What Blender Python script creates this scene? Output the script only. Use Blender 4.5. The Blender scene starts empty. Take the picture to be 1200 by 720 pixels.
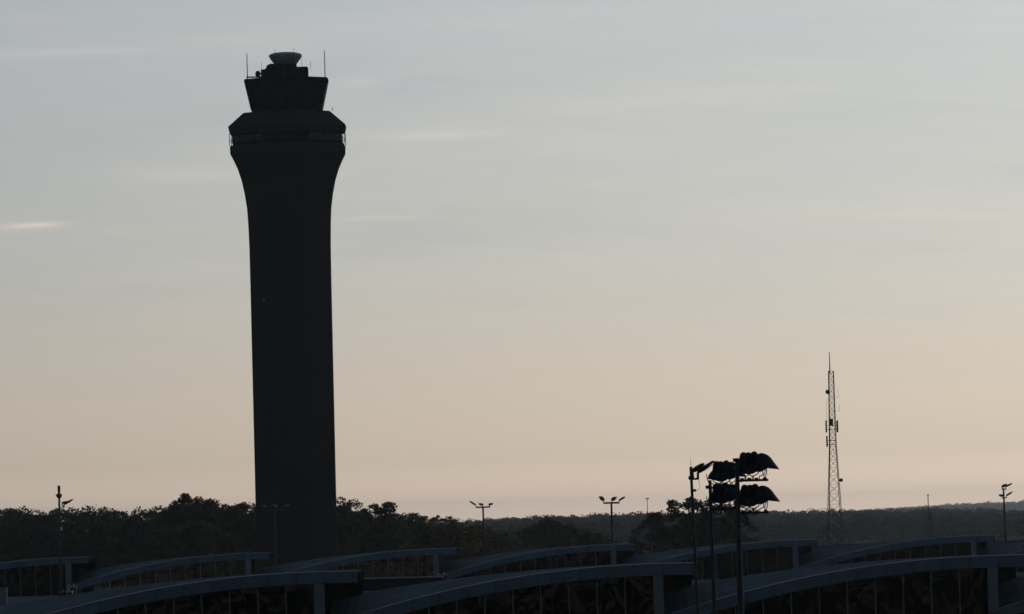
import bpy, math, random
import numpy as np
from mathutils import Vector, Matrix

random.seed(7)
rng = np.random.default_rng(7)
S = bpy.context.scene
COL = S.collection
R = math.radians

# ------------------------------------------------------------------ camera
CAM_Z = 18.0
KD = 2.5          # lens factor: focal length 3000*KD photo pixels, distances scale with it
FPX = 3000.0 * KD
PITCH, ROLL = math.atan(251.4 / FPX), 0.0240
cd = bpy.data.cameras.new("camera"); cam = bpy.data.objects.new("camera", cd); COL.objects.link(cam)
cd.sensor_width = 36.0; cd.lens = 90.0 * KD; cd.clip_start = 0.5; cd.clip_end = 90000
CM = Matrix.Rotation(R(90) + PITCH, 4, 'X') @ Matrix.Rotation(-ROLL, 4, 'Z')
cam.matrix_world = Matrix.Translation((0, 0, CAM_Z)) @ CM
S.camera = cam
def at(px, py, D):
    """world point at depth D*KD metres along +Y, on the sight line of pixel px,py of the 1200x720 photograph"""
    d = CM.to_3x3() @ Vector(((px - 600) / FPX, -(py - 360) / FPX, -1))
    return Vector((0, 0, CAM_Z)) + d * (D * KD / d.y)
def ground_x(px, D): return at(px, 611, D).x

# ------------------------------------------------------------------ view / world / sun
S.view_settings.view_transform = 'Standard'; S.view_settings.look = 'None'
S.view_settings.exposure = 0.0; S.view_settings.gamma = 1.0
S.render.engine = 'CYCLES'
try:
    S.cycles.use_denoising = True
    S.cycles.transparent_max_bounces = 12
    S.cycles.max_bounces = 6
except Exception: pass
SUN_AZ, SUN_EL = 19.0, 2.0
sun_dir = Vector((math.sin(R(SUN_AZ)) * math.cos(R(SUN_EL)), math.cos(R(SUN_AZ)) * math.cos(R(SUN_EL)), math.sin(R(SUN_EL))))
W = bpy.data.worlds.new("World"); S.world = W; W.use_nodes = True
nt = W.node_tree; nt.nodes.clear()
def N(t, **k):
    n = nt.nodes.new(t)
    for a, b in k.items(): setattr(n, a, b)
    return n
def L(a, b): nt.links.new(a, b)
def math_(op, a, b=None, clamp=False):
    n = N('ShaderNodeMath', operation=op, use_clamp=clamp)
    for i, v in enumerate((a, b)):
        if v is None: continue
        if isinstance(v, (int, float)): n.inputs[i].default_value = v
        else: L(v, n.inputs[i])
    return n.outputs[0]
def ramp(fac, pts, interp='EASE'):
    n = N('ShaderNodeValToRGB'); n.color_ramp.interpolation = interp
    e = n.color_ramp.elements
    while len(e) < len(pts): e.new(0.5)
    for i, (p, c) in enumerate(pts):
        e[i].position = p; e[i].color = (c[0], c[1], c[2], 1)
    L(fac, n.inputs[0]); return n.outputs[0]
def mixc(kind, fac, a, b):
    n = N('ShaderNodeMix', data_type='RGBA', blend_type=kind)
    if isinstance(fac, (int, float)): n.inputs[0].default_value = fac
    else: L(fac, n.inputs[0])
    for i, v in ((6, a), (7, b)):
        if isinstance(v, tuple): n.inputs[i].default_value = (*v, 1)
        else: L(v, n.inputs[i])
    return n.outputs[2]
tc = N('ShaderNodeTexCoord'); sep = N('ShaderNodeSeparateXYZ'); L(tc.outputs['Generated'], sep.inputs[0])
x, y, z = sep.outputs
el = math_('MULTIPLY', math_('ARCSINE', z), 57.2958)
az = math_('MULTIPLY', math_('ARCTAN2', x, y), 57.2958)
elp = math_('DIVIDE', math_('ADD', el, 5.0), 95.0, True)
P = lambda d: (d + 5) / 95
E = lambda d: P(d / KD)      # elevations measured with the shorter lens, rescaled
veil = ramp(elp, [(0, (1.16, .87, .67)), (E(0.0), (1.16, .87, .67)), (E(0.42), (.94, .72, .555)), (E(0.8), (.75, .605, .475)), (E(1.4), (.68, .56, .44)), (E(2.8), (.635, .548, .45)), (E(5.9), (.562, .555, .507)),
                  (E(9.0), (.530, .543, .530)), (E(12), (.518, .543, .553)), (P(9), (.46, .49, .52)), (P(14), (.36, .39, .43)), (P(24), (.25, .28, .325)), (P(45), (.155, .18, .225)), (1, (.10, .12, .155))], 'LINEAR')
dt = N('ShaderNodeVectorMath', operation='DOT_PRODUCT'); L(tc.outputs['Generated'], dt.inputs[0]); dt.inputs[1].default_value = sun_dir
ang = math_('DIVIDE', math_('MULTIPLY', math_('ARCCOSINE', dt.outputs['Value']), 57.2958), 180.0)
A = lambda d: d / 180
K = 1.4
def kk(v, t=(1, 1, 1)): return tuple(v * q / K for q in t)
fall = ramp(ang, [(0, kk(1.30, (1.02, 1, .97))), (A(8), kk(1.25, (1.02, 1, .97))), (A(14.5), kk(1.135, (1.0, 1, .99))), (A(19), kk(1.0)), (A(23.5), kk(.857, (.98, 1, 1.02))),
                  (A(38), kk(.50, (.95, 1, 1.06))), (A(58), kk(.24, (.92, 1, 1.10))), (A(75), kk(.14, (.9, 1, 1.12))), (A(95), kk(.12, (.85, 1, 1.2))), (A(120), kk(.12, (.8, 1, 1.25))), (1, kk(.115, (.8, 1, 1.25)))], 'LINEAR')
sky = mixc('MULTIPLY', 1.0, veil, fall)
sc_ = N('ShaderNodeVectorMath', operation='SCALE'); L(sky, sc_.inputs[0]); sc_.inputs['Scale'].default_value = K
sky = sc_.outputs[0]
# thin streaky cloud: noise stretched along the horizon
cmb = N('ShaderNodeCombineXYZ'); L(math_('MULTIPLY', az, 0.10 * KD), cmb.inputs[0]); L(math_('MULTIPLY', el, 0.85 * KD), cmb.inputs[1])
nz = N('ShaderNodeTexNoise'); nz.inputs['Scale'].default_value = 1.0; nz.inputs['Detail'].default_value = 6; nz.inputs['Roughness'].default_value = .55
nz.inputs['Distortion'].default_value = .3
L(cmb.outputs[0], nz.inputs['Vector'])
streak = ramp(nz.outputs[0], [(.28, (.93, .945, .965)), (.46, (.985, .99, .995)), (.56, (1, 1, 1)), (.70, (1.06, 1.04, 1.01))], 'EASE')
hi = ramp(elp, [(E(2.5), (0, 0, 0)), (E(6.0), (1, 1, 1))], 'EASE')
hm_ = N('ShaderNodeMath', operation='MULTIPLY'); L(hi, hm_.inputs[0]); hm_.inputs[1].default_value = .75
sky = mixc('MULTIPLY', math_('ADD', hm_.outputs[0], .22), sky, streak)
cmb2 = N('ShaderNodeCombineXYZ'); L(math_('MULTIPLY', az, 0.22 * KD), cmb2.inputs[0]); L(math_('ADD', math_('MULTIPLY', el, 2.6 * KD), math_('MULTIPLY', az, .25 * KD)), cmb2.inputs[1])
nz2 = N('ShaderNodeTexNoise'); nz2.inputs['Scale'].default_value = 1.0; nz2.inputs['Detail'].default_value = 5; nz2.inputs['Roughness'].default_value = .6; nz2.inputs['Distortion'].default_value = .6
L(cmb2.outputs[0], nz2.inputs['Vector'])
fil = ramp(nz2.outputs[0], [(.40, (.985, .99, .995)), (.55, (1, 1, 1)), (.72, (1.05, 1.035, 1.01))], 'EASE')
sky = mixc('MULTIPLY', hm_.outputs[0], sky, fil)
def gauss(a0, e0, wa, we, warp=0.6):
    """soft lens of cloud centred on azimuth a0, elevation e0 (degrees)"""
    wa /= KD; we /= KD; w = math_('MULTIPLY', math_('SUBTRACT', nz.outputs[0], 0.5), warp / KD)
    u = math_('DIVIDE', math_('SUBTRACT', az, a0), wa)
    v = math_('DIVIDE', math_('ADD', math_('SUBTRACT', el, e0), w), we)
    s = math_('ADD', math_('MULTIPLY', u, u), math_('MULTIPLY', v, v))
    return math_('EXPONENT', math_('MULTIPLY', s, -1.0))
for (px, py, wa, we, amt, col) in [(40, 263.5, .62, .07, .21, (.80, .68, .58)), (5, 268, 1.0, .09, .10, (.62, .54, .47)),
                                   (515, 156, 1.3, .12, .15, (.66, .65, .61)), (445, 261, 1.1, .09, .15, (.66, .62, .56)),
                                   (215, 203, 1.8, .2, .12, (.60, .58, .55)), (90, 60, 2.2, .12, .12, (.60, .60, .60)),
                                   (420, 103, .6, .16, .12, (.62, .62, .60)), (700, 165, 2.0, .3, .10, (.62, .62, .58)),
                                   (230, 266, 2.5, .09, .03, (.62, .57, .52))]:
    p = at(px, py, 1000) - Vector((0, 0, CAM_Z)); p.normalize()
    g = gauss(math.degrees(math.atan2(p.x, p.y)), math.degrees(math.asin(p.z)), wa, we)
    sky = mixc('MIX', math_('MULTIPLY', g, amt * 3.0), sky, col)
ns = N('ShaderNodeTexSky'); ns.sky_type = 'NISHITA'; ns.sun_disc = False
ns.sun_elevation = R(SUN_EL); ns.sun_rotation = R(SUN_AZ); ns.dust_density = 3.0
sn = N('ShaderNodeVectorMath', operation='SCALE'); L(ns.outputs[0], sn.inputs[0]); sn.inputs['Scale'].default_value = 0.001
ad = N('ShaderNodeVectorMath', operation='ADD'); L(sky, ad.inputs[0]); L(sn.outputs[0], ad.inputs[1])
bg = N('ShaderNodeBackground'); L(ad.outputs[0], bg.inputs[0]); bg.inputs[1].default_value = 1.0
wo = N('ShaderNodeOutputWorld'); L(bg.outputs[0], wo.inputs[0])
sl = bpy.data.lights.new("sun", 'SUN'); sl.energy = 0.07; sl.angle = R(1.5); sl.color = (1.0, .80, .62)
so = bpy.data.objects.new("sun", sl); COL.objects.link(so)
so.rotation_euler = sun_dir.to_track_quat('Z', 'Y').to_euler(); so.location = sun_dir * 200

# ------------------------------------------------------------------ materials
MATS = {}
def mat(name, base, rough=.6, metal=0.0, spec=.5, noise=None, bump=None, randomize=0.0, alpha=None, trans=0.0):
    m = bpy.data.materials.new(name); m.use_nodes = True
    t = m.node_tree; b = t.nodes['Principled BSDF']
    b.inputs['Roughness'].default_value = rough; b.inputs['Metallic'].default_value = metal
    b.inputs['Specular IOR Level'].default_value = spec
    b.inputs['Base Color'].default_value = (*base, 1)
    src = None
    tcn = t.nodes.new('ShaderNodeTexCoord')
    if noise:
        sc, amt = noise[0], noise[1]
        c2 = noise[2] if len(noise) > 2 else tuple(c * (1 + amt) for c in base)
        n = t.nodes.new('ShaderNodeTexNoise'); n.inputs['Scale'].default_value = sc; n.inputs['Detail'].default_value = 5
        t.links.new(tcn.outputs['Object'], n.inputs['Vector'])
        r = t.nodes.new('ShaderNodeValToRGB'); e = r.color_ramp.elements
        e[0].position = .35; e[0].color = (*[c * (1 - amt) for c in base], 1); e[1].position = .66; e[1].color = (*c2, 1)
        t.links.new(n.outputs[0], r.inputs[0]); src = r.outputs[0]
    if randomize:
        oi = t.nodes.new('ShaderNodeObjectInfo'); mr = t.nodes.new('ShaderNodeMapRange')
        mr.inputs['To Min'].default_value = 1 - randomize; mr.inputs['To Max'].default_value = 1 + randomize
        t.links.new(oi.outputs['Random'], mr.inputs['Value'])
        vm = t.nodes.new('ShaderNodeVectorMath'); vm.operation = 'SCALE'
        if src: t.links.new(src, vm.inputs[0])
        else: vm.inputs[0].default_value = base
        t.links.new(mr.outputs[0], vm.inputs['Scale']); src = vm.outputs[0]
    if src: t.links.new(src, b.inputs['Base Color'])
    if bump:
        n = t.nodes.new('ShaderNodeTexNoise'); n.inputs['Scale'].default_value = bump[0]; n.inputs['Detail'].default_value = 4
        t.links.new(tcn.outputs['Object'], n.inputs['Vector'])
        bp = t.nodes.new('ShaderNodeBump'); bp.inputs['Strength'].default_value = bump[1]; bp.inputs['Distance'].default_value = bump[2]
        t.links.new(n.outputs[0], bp.inputs['Height']); t.links.new(bp.outputs[0], b.inputs['Normal'])
    MATS[name] = m
    return m
roof_m = mat('roof_metal', (.245, .305, .35), 1.0, 0, .0, (.35, .12), (.8, .25, .05), .05)
fascia_m = mat('fascia_metal', (.29, .37, .43), .8, .0, .1, (.6, .10), (.5, .25, .04), .08)
coping_m = mat('coping_metal', (.78, .79, .80), .22, .9, .5, (2, .15))
pillar_m = mat('pillar_panel', (.42, .45, .48), .9, 0, .0, (.8, .1), None, .05)
mull_m = mat('mullion_metal', (.40, .40, .38), .5, .1, .5, (2, .1), None, .12)
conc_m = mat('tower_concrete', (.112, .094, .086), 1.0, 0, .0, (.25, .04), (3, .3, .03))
dark_m = mat('dark_paint', (.035, .037, .04), 1.0, 0, .0, (1, .2))
cabglass_m = mat('cab_glass', (.02, .024, .028), .5, 0, .03, (.6, .4))
pale_pane_m = mat('pale_pane', (.18, .19, .19), .8, 0, .2, (3, .5))
radome_m = mat('radar_fairing', (.78, .80, .82), .4, 0, .5, (.8, .06))
steel_m = mat('galvanised_steel', (.11, .12, .135), .6, .1, .5, (3, .2))
head_m = mat('lamp_housing', (.045, .055, .075), .5, .2, .5, (6, .2))
lens_m = mat('lamp_glass', (.55, .57, .58), .08, .5, .8)
mast_m = mat('mast_paint', (.10, .085, .08), .6, .2, .4, (.4, .4))
white_m = mat('pale_paint', (.75, .73, .70), .35, .1, .6, (2, .08))
wall_m = mat('terminal_wall', (.06, .065, .075), 1, 0, .0, (.3, .2))
deck_m = mat('roof_membrane', (.27, .30, .36), 1, 0, .0, (.25, .2), (2, .3, .03))
bark_m = mat('bark', (.07, .055, .045), .9, 0, .1, (3, .3), (8, .5, .03))
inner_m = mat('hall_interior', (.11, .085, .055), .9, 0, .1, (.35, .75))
ground_m = mat('ground_grass', (.05, .055, .035), .95, 0, .1, (.02, .35), (.3, .4, .1))
def leafmat(name, c1, c2, sc):
    m = mat(name, c1, .75, 0, .15, (sc, .35, c2), None, .22)
    t = m.node_tree; b = t.nodes['Principled BSDF']; tl = t.nodes.new('ShaderNodeBsdfTranslucent'); mx = t.nodes.new('ShaderNodeMixShader')
    mx.inputs[0].default_value = .45
    t.links.new(b.inputs['Base Color'].links[0].from_socket, tl.inputs[0])
    t.links.new(b.outputs[0], mx.inputs[1]); t.links.new(tl.outputs[0], mx.inputs[2])
    t.links.new(mx.outputs[0], t.nodes['Material Output'].inputs['Surface'])
    return m
pine_m = leafmat('pine_needles', (.065, .082, .038), (.115, .125, .052), .35)
oak_m = leafmat('oak_leaves', (.085, .092, .038), (.15, .14, .055), .4)
brush_m = leafmat('brush_leaves', (.15, .13, .05), (.27, .22, .08), .5)
far_m = leafmat('far_leaves', (.06, .072, .058), (.075, .085, .062), .02)
def glassmat(name, clear):
    m = bpy.data.materials.new(name); m.use_nodes = True; t = m.node_tree; t.nodes.clear()
    o = t.nodes.new('ShaderNodeOutputMaterial'); tcn = t.nodes.new('ShaderNodeTexCoord'); oi = t.nodes.new('ShaderNodeObjectInfo')
    cx = t.nodes.new('ShaderNodeCombineXYZ'); t.links.new(oi.outputs['Random'], cx.inputs[1])
    sc = t.nodes.new('ShaderNodeVectorMath'); sc.operation = 'MULTIPLY_ADD'; t.links.new(cx.outputs[0], sc.inputs[0]); sc.inputs[1].default_value = (0, 40, 0)
    t.links.new(tcn.outputs['Object'], sc.inputs[2])
    n = t.nodes.new('ShaderNodeTexNoise'); n.inputs['Scale'].default_value = 1.0; n.inputs['Detail'].default_value = 1.5; n.inputs['Distortion'].default_value = 1.3
    mp = t.nodes.new('ShaderNodeMapping'); mp.inputs['Scale'].default_value = (1.0, 1.0, .55)
    t.links.new(sc.outputs[0], mp.inputs[0]); t.links.new(mp.outputs[0], n.inputs['Vector'])
    bp = t.nodes.new('ShaderNodeBump'); bp.inputs['Strength'].default_value = .6; bp.inputs['Distance'].default_value = .07
    t.links.new(n.outputs[0], bp.inputs['Height'])
    g = t.nodes.new('ShaderNodeBsdfGlossy'); g.inputs['Roughness'].default_value = .03; g.inputs['Color'].default_value = (.60, .50, .38, 1)
    t.links.new(bp.outputs[0], g.inputs['Normal'])
    tr = t.nodes.new('ShaderNodeBsdfTransparent'); tr.inputs[0].default_value = (*clear, 1)
    mx = t.nodes.new('ShaderNodeMixShader'); mx.inputs[0].default_value = .085
    t.links.new(tr.outputs[0], mx.inputs[1]); t.links.new(g.outputs[0], mx.inputs[2]); t.links.new(mx.outputs[0], o.inputs[0])
    MATS[name] = m; return m
glass_m = glassmat('tinted_glass', (.40, .40, .38))
clear_m = glassmat('clear_glass', (.85, .83, .78))

# ------------------------------------------------------------------ mesh builder
def link_mesh(name, me, parent=None, loc=None):
    o = bpy.data.objects.new(name, me); COL.objects.link(o)
    if parent: o.parent = parent
    if loc is not None: o.location = loc
    return o
def tag(o, label=None, cat=None, group=None, kind=None):
    if label: o['label'] = label
    if cat: o['category'] = cat
    if group: o['group'] = group
    if kind: o['kind'] = kind
    return o
def thing(name, label, cat, loc=(0, 0, 0), rz=0, group=None):
    o = bpy.data.objects.new(name, None); COL.objects.link(o); o.location = loc; o.rotation_euler = (0, 0, rz)
    o.empty_display_size = .5
    return tag(o, label, cat, group)
def copy_tree(o, parent=None):
    c = o.copy(); COL.objects.link(c)
    if parent: c.parent = parent
    for ch in list(o.children): copy_tree(ch, c)
    return c
class MB:
    def __init__(s): s.v = []; s.f = []
    def add(s, vs, fs):
        b = len(s.v); s.v += [tuple(p) for p in vs]; s.f += [tuple(b + i for i in f) for f in fs]; return s
    def box(s, c, size, rot=None):
        hx, hy, hz = [q / 2 for q in size]
        vs = [Vector((a, b, d)) for a in (-hx, hx) for b in (-hy, hy) for d in (-hz, hz)]
        if rot is not None: vs = [rot @ p for p in vs]
        vs = [p + Vector(c) for p in vs]
        return s.add(vs, [(0, 1, 3, 2), (4, 6, 7, 5), (0, 4, 5, 1), (2, 3, 7, 6), (0, 2, 6, 4), (1, 5, 7, 3)])
    def bb(s, x0, x1, y0, y1, z0, z1): return s.box(((x0 + x1) / 2, (y0 + y1) / 2, (z0 + z1) / 2), (x1 - x0, y1 - y0, z1 - z0))
    def tube(s, p0, p1, r0, r1=None, n=8, cap=True):
        p0, p1 = Vector(p0), Vector(p1); r1 = r0 if r1 is None else r1
        q = (p1 - p0).to_track_quat('Z', 'Y'); vs = []
        for p, r in ((p0, r0), (p1, r1)):
            for i in range(n):
                a = 2 * math.pi * i / n; vs.append(p + q @ Vector((r * math.cos(a), r * math.sin(a), 0)))
        fs = [(i, (i + 1) % n, n + (i + 1) % n, n + i) for i in range(n)]
        if cap: fs += [tuple(range(n))[::-1], tuple(range(n, 2 * n))]
        return s.add(vs, fs)
    def path(s, pts, r, n=6):
        for a, b in zip(pts[:-1], pts[1:]): s.tube(a, b, r, r, n)
        return s
    def rings(s, rings, cap=True, M=None):
        n = len(rings[0]); vs = [Vector(p) for r in rings for p in r]
        if M is not None: vs = [M @ p for p in vs]
        fs = []
        for k in range(len(rings) - 1):
            for i in range(n): fs.append((k * n + i, k * n + (i + 1) % n, (k + 1) * n + (i + 1) % n, (k + 1) * n + i))
        if cap: fs += [tuple(range(n))[::-1], tuple(range((len(rings) - 1) * n, len(rings) * n))]
        return s.add(vs, fs)
    def lathe(s, prof, n=20, M=None, cap=True):
        return s.rings([[(r * math.cos(2 * math.pi * i / n), r * math.sin(2 * math.pi * i / n), z) for i in range(n)] for r, z in prof], cap, M)
    def oct(s, prof, cap=True):
        """octagon rings with a flat facet towards the camera: prof = [(apothem, z)]"""
        k = 1 / math.cos(math.pi / 8)
        return s.rings([[(a * k * math.cos(math.pi / 8 + math.pi / 4 * i), a * k * math.sin(math.pi / 8 + math.pi / 4 * i), z) for i in range(8)] for a, z in prof], cap)
    def mesh(s, name, m, smooth=False):
        me = bpy.data.meshes.new(name); me.from_pydata(s.v, [], s.f); me.materials.append(m)
        if smooth: me.polygons.foreach_set('use_smooth', [True] * len(me.polygons))
        me.update(); return me
    def build(s, name, m, parent=None, loc=None, smooth=False): return link_mesh(name, s.mesh(name, m, smooth), parent, loc)

# ------------------------------------------------------------------ ground and terrain (one sheet)
def ridge_h(px):
    return float(np.interp(px, [300, 500, 560, 600, 700, 800, 900, 1000, 1060, 1080, 1130, 1200, 1300], [1, 2, 2.2, 4, 5.2, 4, 4, 2.2, 1.0, 3, .6, -3, -4]))
def terrain(X, Y):
    px = 600 + X / max(Y, 1) * 3000 if Y > 10 else 600
    h = 0.0
    if Y > 800:
        crest = CAM_Z + ridge_h(px) * 2300 / 3000 - 13.0
        t = min(1, max(0, (Y - 800) / 1500)); t = t * t * (3 - 2 * t)
        h = crest * t
        if Y > 2300: h = crest * max(0, 1 - (Y - 2300) / 900)
    if Y > 4500:
        up = float(np.interp(px, [900, 960, 1010, 1080, 1130, 1200, 1300], [-6, -2, 2.8, 5.5, 7.2, 8.3, 8.8]))
        c2 = max(0, CAM_Z + up * 7500 / 3000 - 11)
        t = min(1, max(0, (Y - 4500) / 3000)); t = t * t * (3 - 2 * t)
        if Y > 7500: t = max(0, 1 - (Y - 7500) / 2500)
        h = c2 * t
    return h
ys = [-11500, -4000, -1000, 0, 200, 500, 800] + list(range(900, 3300, 100)) + list(range(3400, 10200, 200)) + [10000 + 1000]
us = np.linspace(-1, 1, 81)
gv, gf = [], []
for Y in ys:
    w = 22000
    for u in us:
        # denser columns inside the visible wedge
        xx = (u / .8) * 0.36 * max(Y, 800) if abs(u) <= .8 else math.copysign(0.36 * max(Y, 800) + (abs(u) - .8) / .2 * (w - 0.36 * max(Y, 800)), u)
        gv.append((xx, Y * KD, terrain(xx, Y)))
nU = len(us)
for j in range(len(ys) - 1):
    for i in range(nU - 1): gf.append((j * nU + i, j * nU + i + 1, (j + 1) * nU + i + 1, (j + 1) * nU + i))
g = MB(); g.v, g.f = gv, gf
tag(g.build('ground', ground_m, smooth=True), kind='structure')
# service road and apron strip behind the terminal
rd = MB(); rd.bb(-150, 150, 345 * KD, 345 * KD + 11, .002, .012)
tag(rd.build('service_road', mat('asphalt', (.05, .05, .052), .9, 0, .2, (.5, .2))), kind='structure')

# ------------------------------------------------------------------ foliage
def leaf_cloud(cent, rad, cnt, size, flat=.8, shell=.35):
    """quads scattered in ellipsoidal clumps. cent Nx3, rad N, cnt leaves per clump, size leaf size"""
    n = len(cent); tot = n * cnt
    d = rng.normal(size=(tot, 3)); d /= np.linalg.norm(d, axis=1)[:, None]
    r = rng.uniform(shell, 1.0, tot) ** .7
    c = np.repeat(cent, cnt, 0); rr = np.repeat(rad, cnt)
    p = c + d * (r * rr)[:, None] * np.array([1, 1, flat])
    a = rng.normal(size=(tot, 3)) + d * .3; a /= np.linalg.norm(a, axis=1)[:, None]
    b = np.cross(a, rng.normal(size=(tot, 3))); b /= np.linalg.norm(b, axis=1)[:, None]
    sz = np.repeat(size, cnt) if np.ndim(size) else np.full(tot, size)
    s1 = (sz * rng.uniform(.6, 1.2, tot))[:, None]; s2 = s1 * rng.uniform(.35, .7, (tot, 1))
    V = np.stack([p - a * s1 * .5, p + b * s2 * .5, p + a * s1 * .5, p - b * s2 * .5], 1).reshape(-1, 3)
    return V
def quad_mesh(name, V, m):
    me = bpy.data.meshes.new(name); nq = len(V) // 4
    me.vertices.add(len(V)); me.vertices.foreach_set('co', V.astype(np.float32).ravel())
    me.loops.add(nq * 4); me.loops.foreach_set('vertex_index', np.arange(nq * 4, dtype=np.int32))
    me.polygons.add(nq); me.polygons.foreach_set('loop_start', np.arange(0, nq * 4, 4, dtype=np.int32))
    me.update(calc_edges=True); me.materials.append(m); return me
def tree_meshes(kind, H, cr, cb, ncl, seed, m):
    """returns (trunk mesh, crown mesh). H height, cr crown radius, cb crown base fraction"""
    rd_ = random.Random(seed); t = MB()
    lean = Vector((rd_.uniform(-.04, .04), rd_.uniform(-.04, .04), 1))
    def tp(h): return Vector((lean.x * h + .15 * math.sin(h * .35 + seed), lean.y * h, h))
    hs = [H * q for q in (0, .15, .3, .45, .6, .75, .88)]
    for a, b in zip(hs[:-1], hs[1:]): t.tube(tp(a), tp(b), .30 * (1 - a / H * .85) * H / 20, .30 * (1 - b / H * .85) * H / 20, 7, False)
    cs, rs = [], []
    for i in range(ncl):
        u = (i + rd_.random()) / ncl
        h = H * (cb + (1 - cb) * u ** .8)
        if kind == 'pine': prof = math.sin(math.pi * min(1, .22 + .70 * u)) ** .7
        elif kind == 'oak': prof = math.sqrt(max(0, 1 - (2 * u - .9) ** 2 / 1.25))
        else: prof = math.sqrt(max(.05, 1 - u * u))
        rr = cr * prof * math.sqrt(rd_.random()) ; a = rd_.uniform(0, 2 * math.pi)
        if i % 3 == 0: rr = cr * prof * rd_.uniform(.8, 1.05)
        c = tp(h) + Vector((rr * math.cos(a), rr * math.sin(a), rd_.uniform(-.3, .3)))
        cs.append(c); rs.append(rd_.uniform(.7, 1.25) * (cr * .24 + .35) * (1.15 - .4 * u))
        if i % 2 == 0: t.tube(tp(max(H * .1, h - rr * .35 - .3)), c, .09 * H / 20, .03, 4, False)
    V = leaf_cloud(np.array([tuple(c) for c in cs]), np.array(rs) * 1.12, 120, .62 if kind != 'pine' else .55, .62 if kind == 'pine' else .8)
    return t.mesh('trunk', bark_m), quad_mesh('crown', V, m)
TREES = []
VAR = {}
for k in range(7): VAR['pine%d' % k] = tree_meshes('pine', 22 + k % 3, 4.6 + .4 * (k % 3), .42, 44, 100 + k, pine_m)
for k in range(4): VAR['oak%d' % k] = tree_meshes('oak', 17 + k, 6.0 + .4 * k, .22, 62, 200 + k, oak_m)
for k in range(3): VAR['brush%d' % k] = tree_meshes('bush', 9 + k, 4.2, .06, 34, 300 + k, brush_m)
VAR['dark_oak'] = tree_meshes('oak', 19, 7.2, .12, 74, 250, pine_m)
VARH = {'dark_oak': 19, **{'pine%d' % k: 22 + k % 3 for k in range(7)}, **{'oak%d' % k: 17 + k for k in range(4)}, **{'brush%d' % k: 9 + k for k in range(3)}}
def tree(var, px, top, D, name, label, cat='tree', group=None, sx=1.0):
    """plants a tree so its top reaches pixel row `top` at depth D, standing on the ground"""
    p = at(px, top, D); base = terrain(p.x, D); sc = max(.3, (p.z - base) / (VARH[var] * .985))
    r = thing(name, label, cat, (p.x, p.y, base), random.uniform(0, 6.28), group); r.scale = (sc * sx, sc * sx, sc)
    tm, cm = VAR[var]
    link_mesh('trunk', tm, r); link_mesh('crown', cm, r)
    return r
# skyline of the dark belt left and right of the tower (photo pixels)
skyl = [(-40, 603), (0, 600), (30, 604), (60, 603), (100, 601), (130, 601), (165, 602), (195, 599), (215, 591), (235, 592), (255, 595), (275, 597), (300, 595),
        (395, 591), (410, 592), (425, 597), (445, 595), (460, 602), (475, 607), (490, 608), (500, 618), (530, 626), (560, 630)]
def sky_y(px): return float(np.interp(px, [a for a, b in skyl], [b for a, b in skyl]))
G1 = 'trees in the dark belt behind the terminal left of the tower'
def belt_label(px, row):
    zone = ('left of the slim lamp pole' if px < 65 else 'just right of the slim lamp pole' if px < 130 else 'left of the highest ragged pine' if px < 200 else 'between ragged pine and control tower' if px < 297 else 'behind the control tower shaft')
    return ('dark skyline tree in the belt, ' if row == 0 else 'dark middle rank tree in the belt, ' if row < 3 else 'dark lowest rank tree in the belt, ') + zone
for row, (D, off, step) in enumerate([(640, 0, 22), (605, 4, 34), (570, 10, 38), (535, 18, 42), (505, 30, 44)]):
    px = -60.0 + row * 9
    while px < 345:
        top = sky_y(px) + off + random.uniform(-1, 3 if row == 0 else 9)
        tree('pine%d' % random.randrange(7) if random.random() < .7 else 'oak%d' % random.randrange(4), px, top, D + random.uniform(-12, 12),
             'belt_tree', belt_label(px, row), 'tree', G1, random.uniform(.95, 1.25))
        px += step * random.uniform(.75, 1.2)
G2 = 'trees stepping down behind the terminal right of the tower'
def belt_label2(px, row):
    return ('skyline tree right of the tower, ' if row == 0 else 'middle rank tree right of the tower, ' if row < 3 else 'lowest rank tree right of the tower, ') + ('close to the shaft' if px < 440 else 'where the belt steps down')
for row, (D, off, step) in enumerate([(640, 1, 26), (600, 7, 30), (565, 14, 34), (530, 24, 38)]):
    px = 385.0 + row * 7
    while px < 490 + row * 6:
        tree('pine%d' % random.randrange(7) if random.random() < .7 else 'oak%d' % random.randrange(4), px, sky_y(px) + off + random.uniform(0, 6), D + random.uniform(-10, 10),
             'belt_tree', belt_label2(px, row), 'tree', G2, random.uniform(.9, 1.15))
        px += step * random.uniform(.75, 1.2)
tree('pine3', 212, 585, 560, 'pine_tree', 'pine with an open ragged crown rising highest out of the left tree belt', sx=.95)
tree('pine1', 238, 588, 575, 'pine_tree', 'second tall pine just right of the highest one in the left belt', sx=1.05)
tree('pine5', 283, 592, 560, 'pine_tree', 'rounded pine touching the left edge of the control tower', sx=1.1)
tree('pine4', 445, 593, 560, 'pine_tree', 'flat topped pine rising above the belt right of the control tower', sx=1.15)
tree('pine6', 488, 605, 540, 'pine_tree', 'small pine with a loose crown at the right end of the dark belt', sx=.9)
tree('pine2', 403, 590, 565, 'pine_tree', 'pine hard against the right edge of the control tower', sx=1.05)
tree('brush2', 536, 621, 500, 'broadleaf_tree', 'olive broadleaf tree behind the roofs left of the three lamp pole', sx=1.6)
tree('brush0', 512, 619, 490, 'broadleaf_tree', 'olive broadleaf tree at the foot of the loose crowned small pine', sx=1.5)
tree('brush1', 562, 626, 520, 'broadleaf_tree', 'yellowish brushy tree right behind the pole with three lamp heads', sx=1.5)
tree('brush0', 588, 634, 510, 'shrub', 'low olive shrub just right of the left three headed lamp pole', sx=1.5)
tree('brush2', 603, 636, 520, 'shrub', 'low shrub between the lamp pole and the domed oak', sx=1.3)
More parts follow.
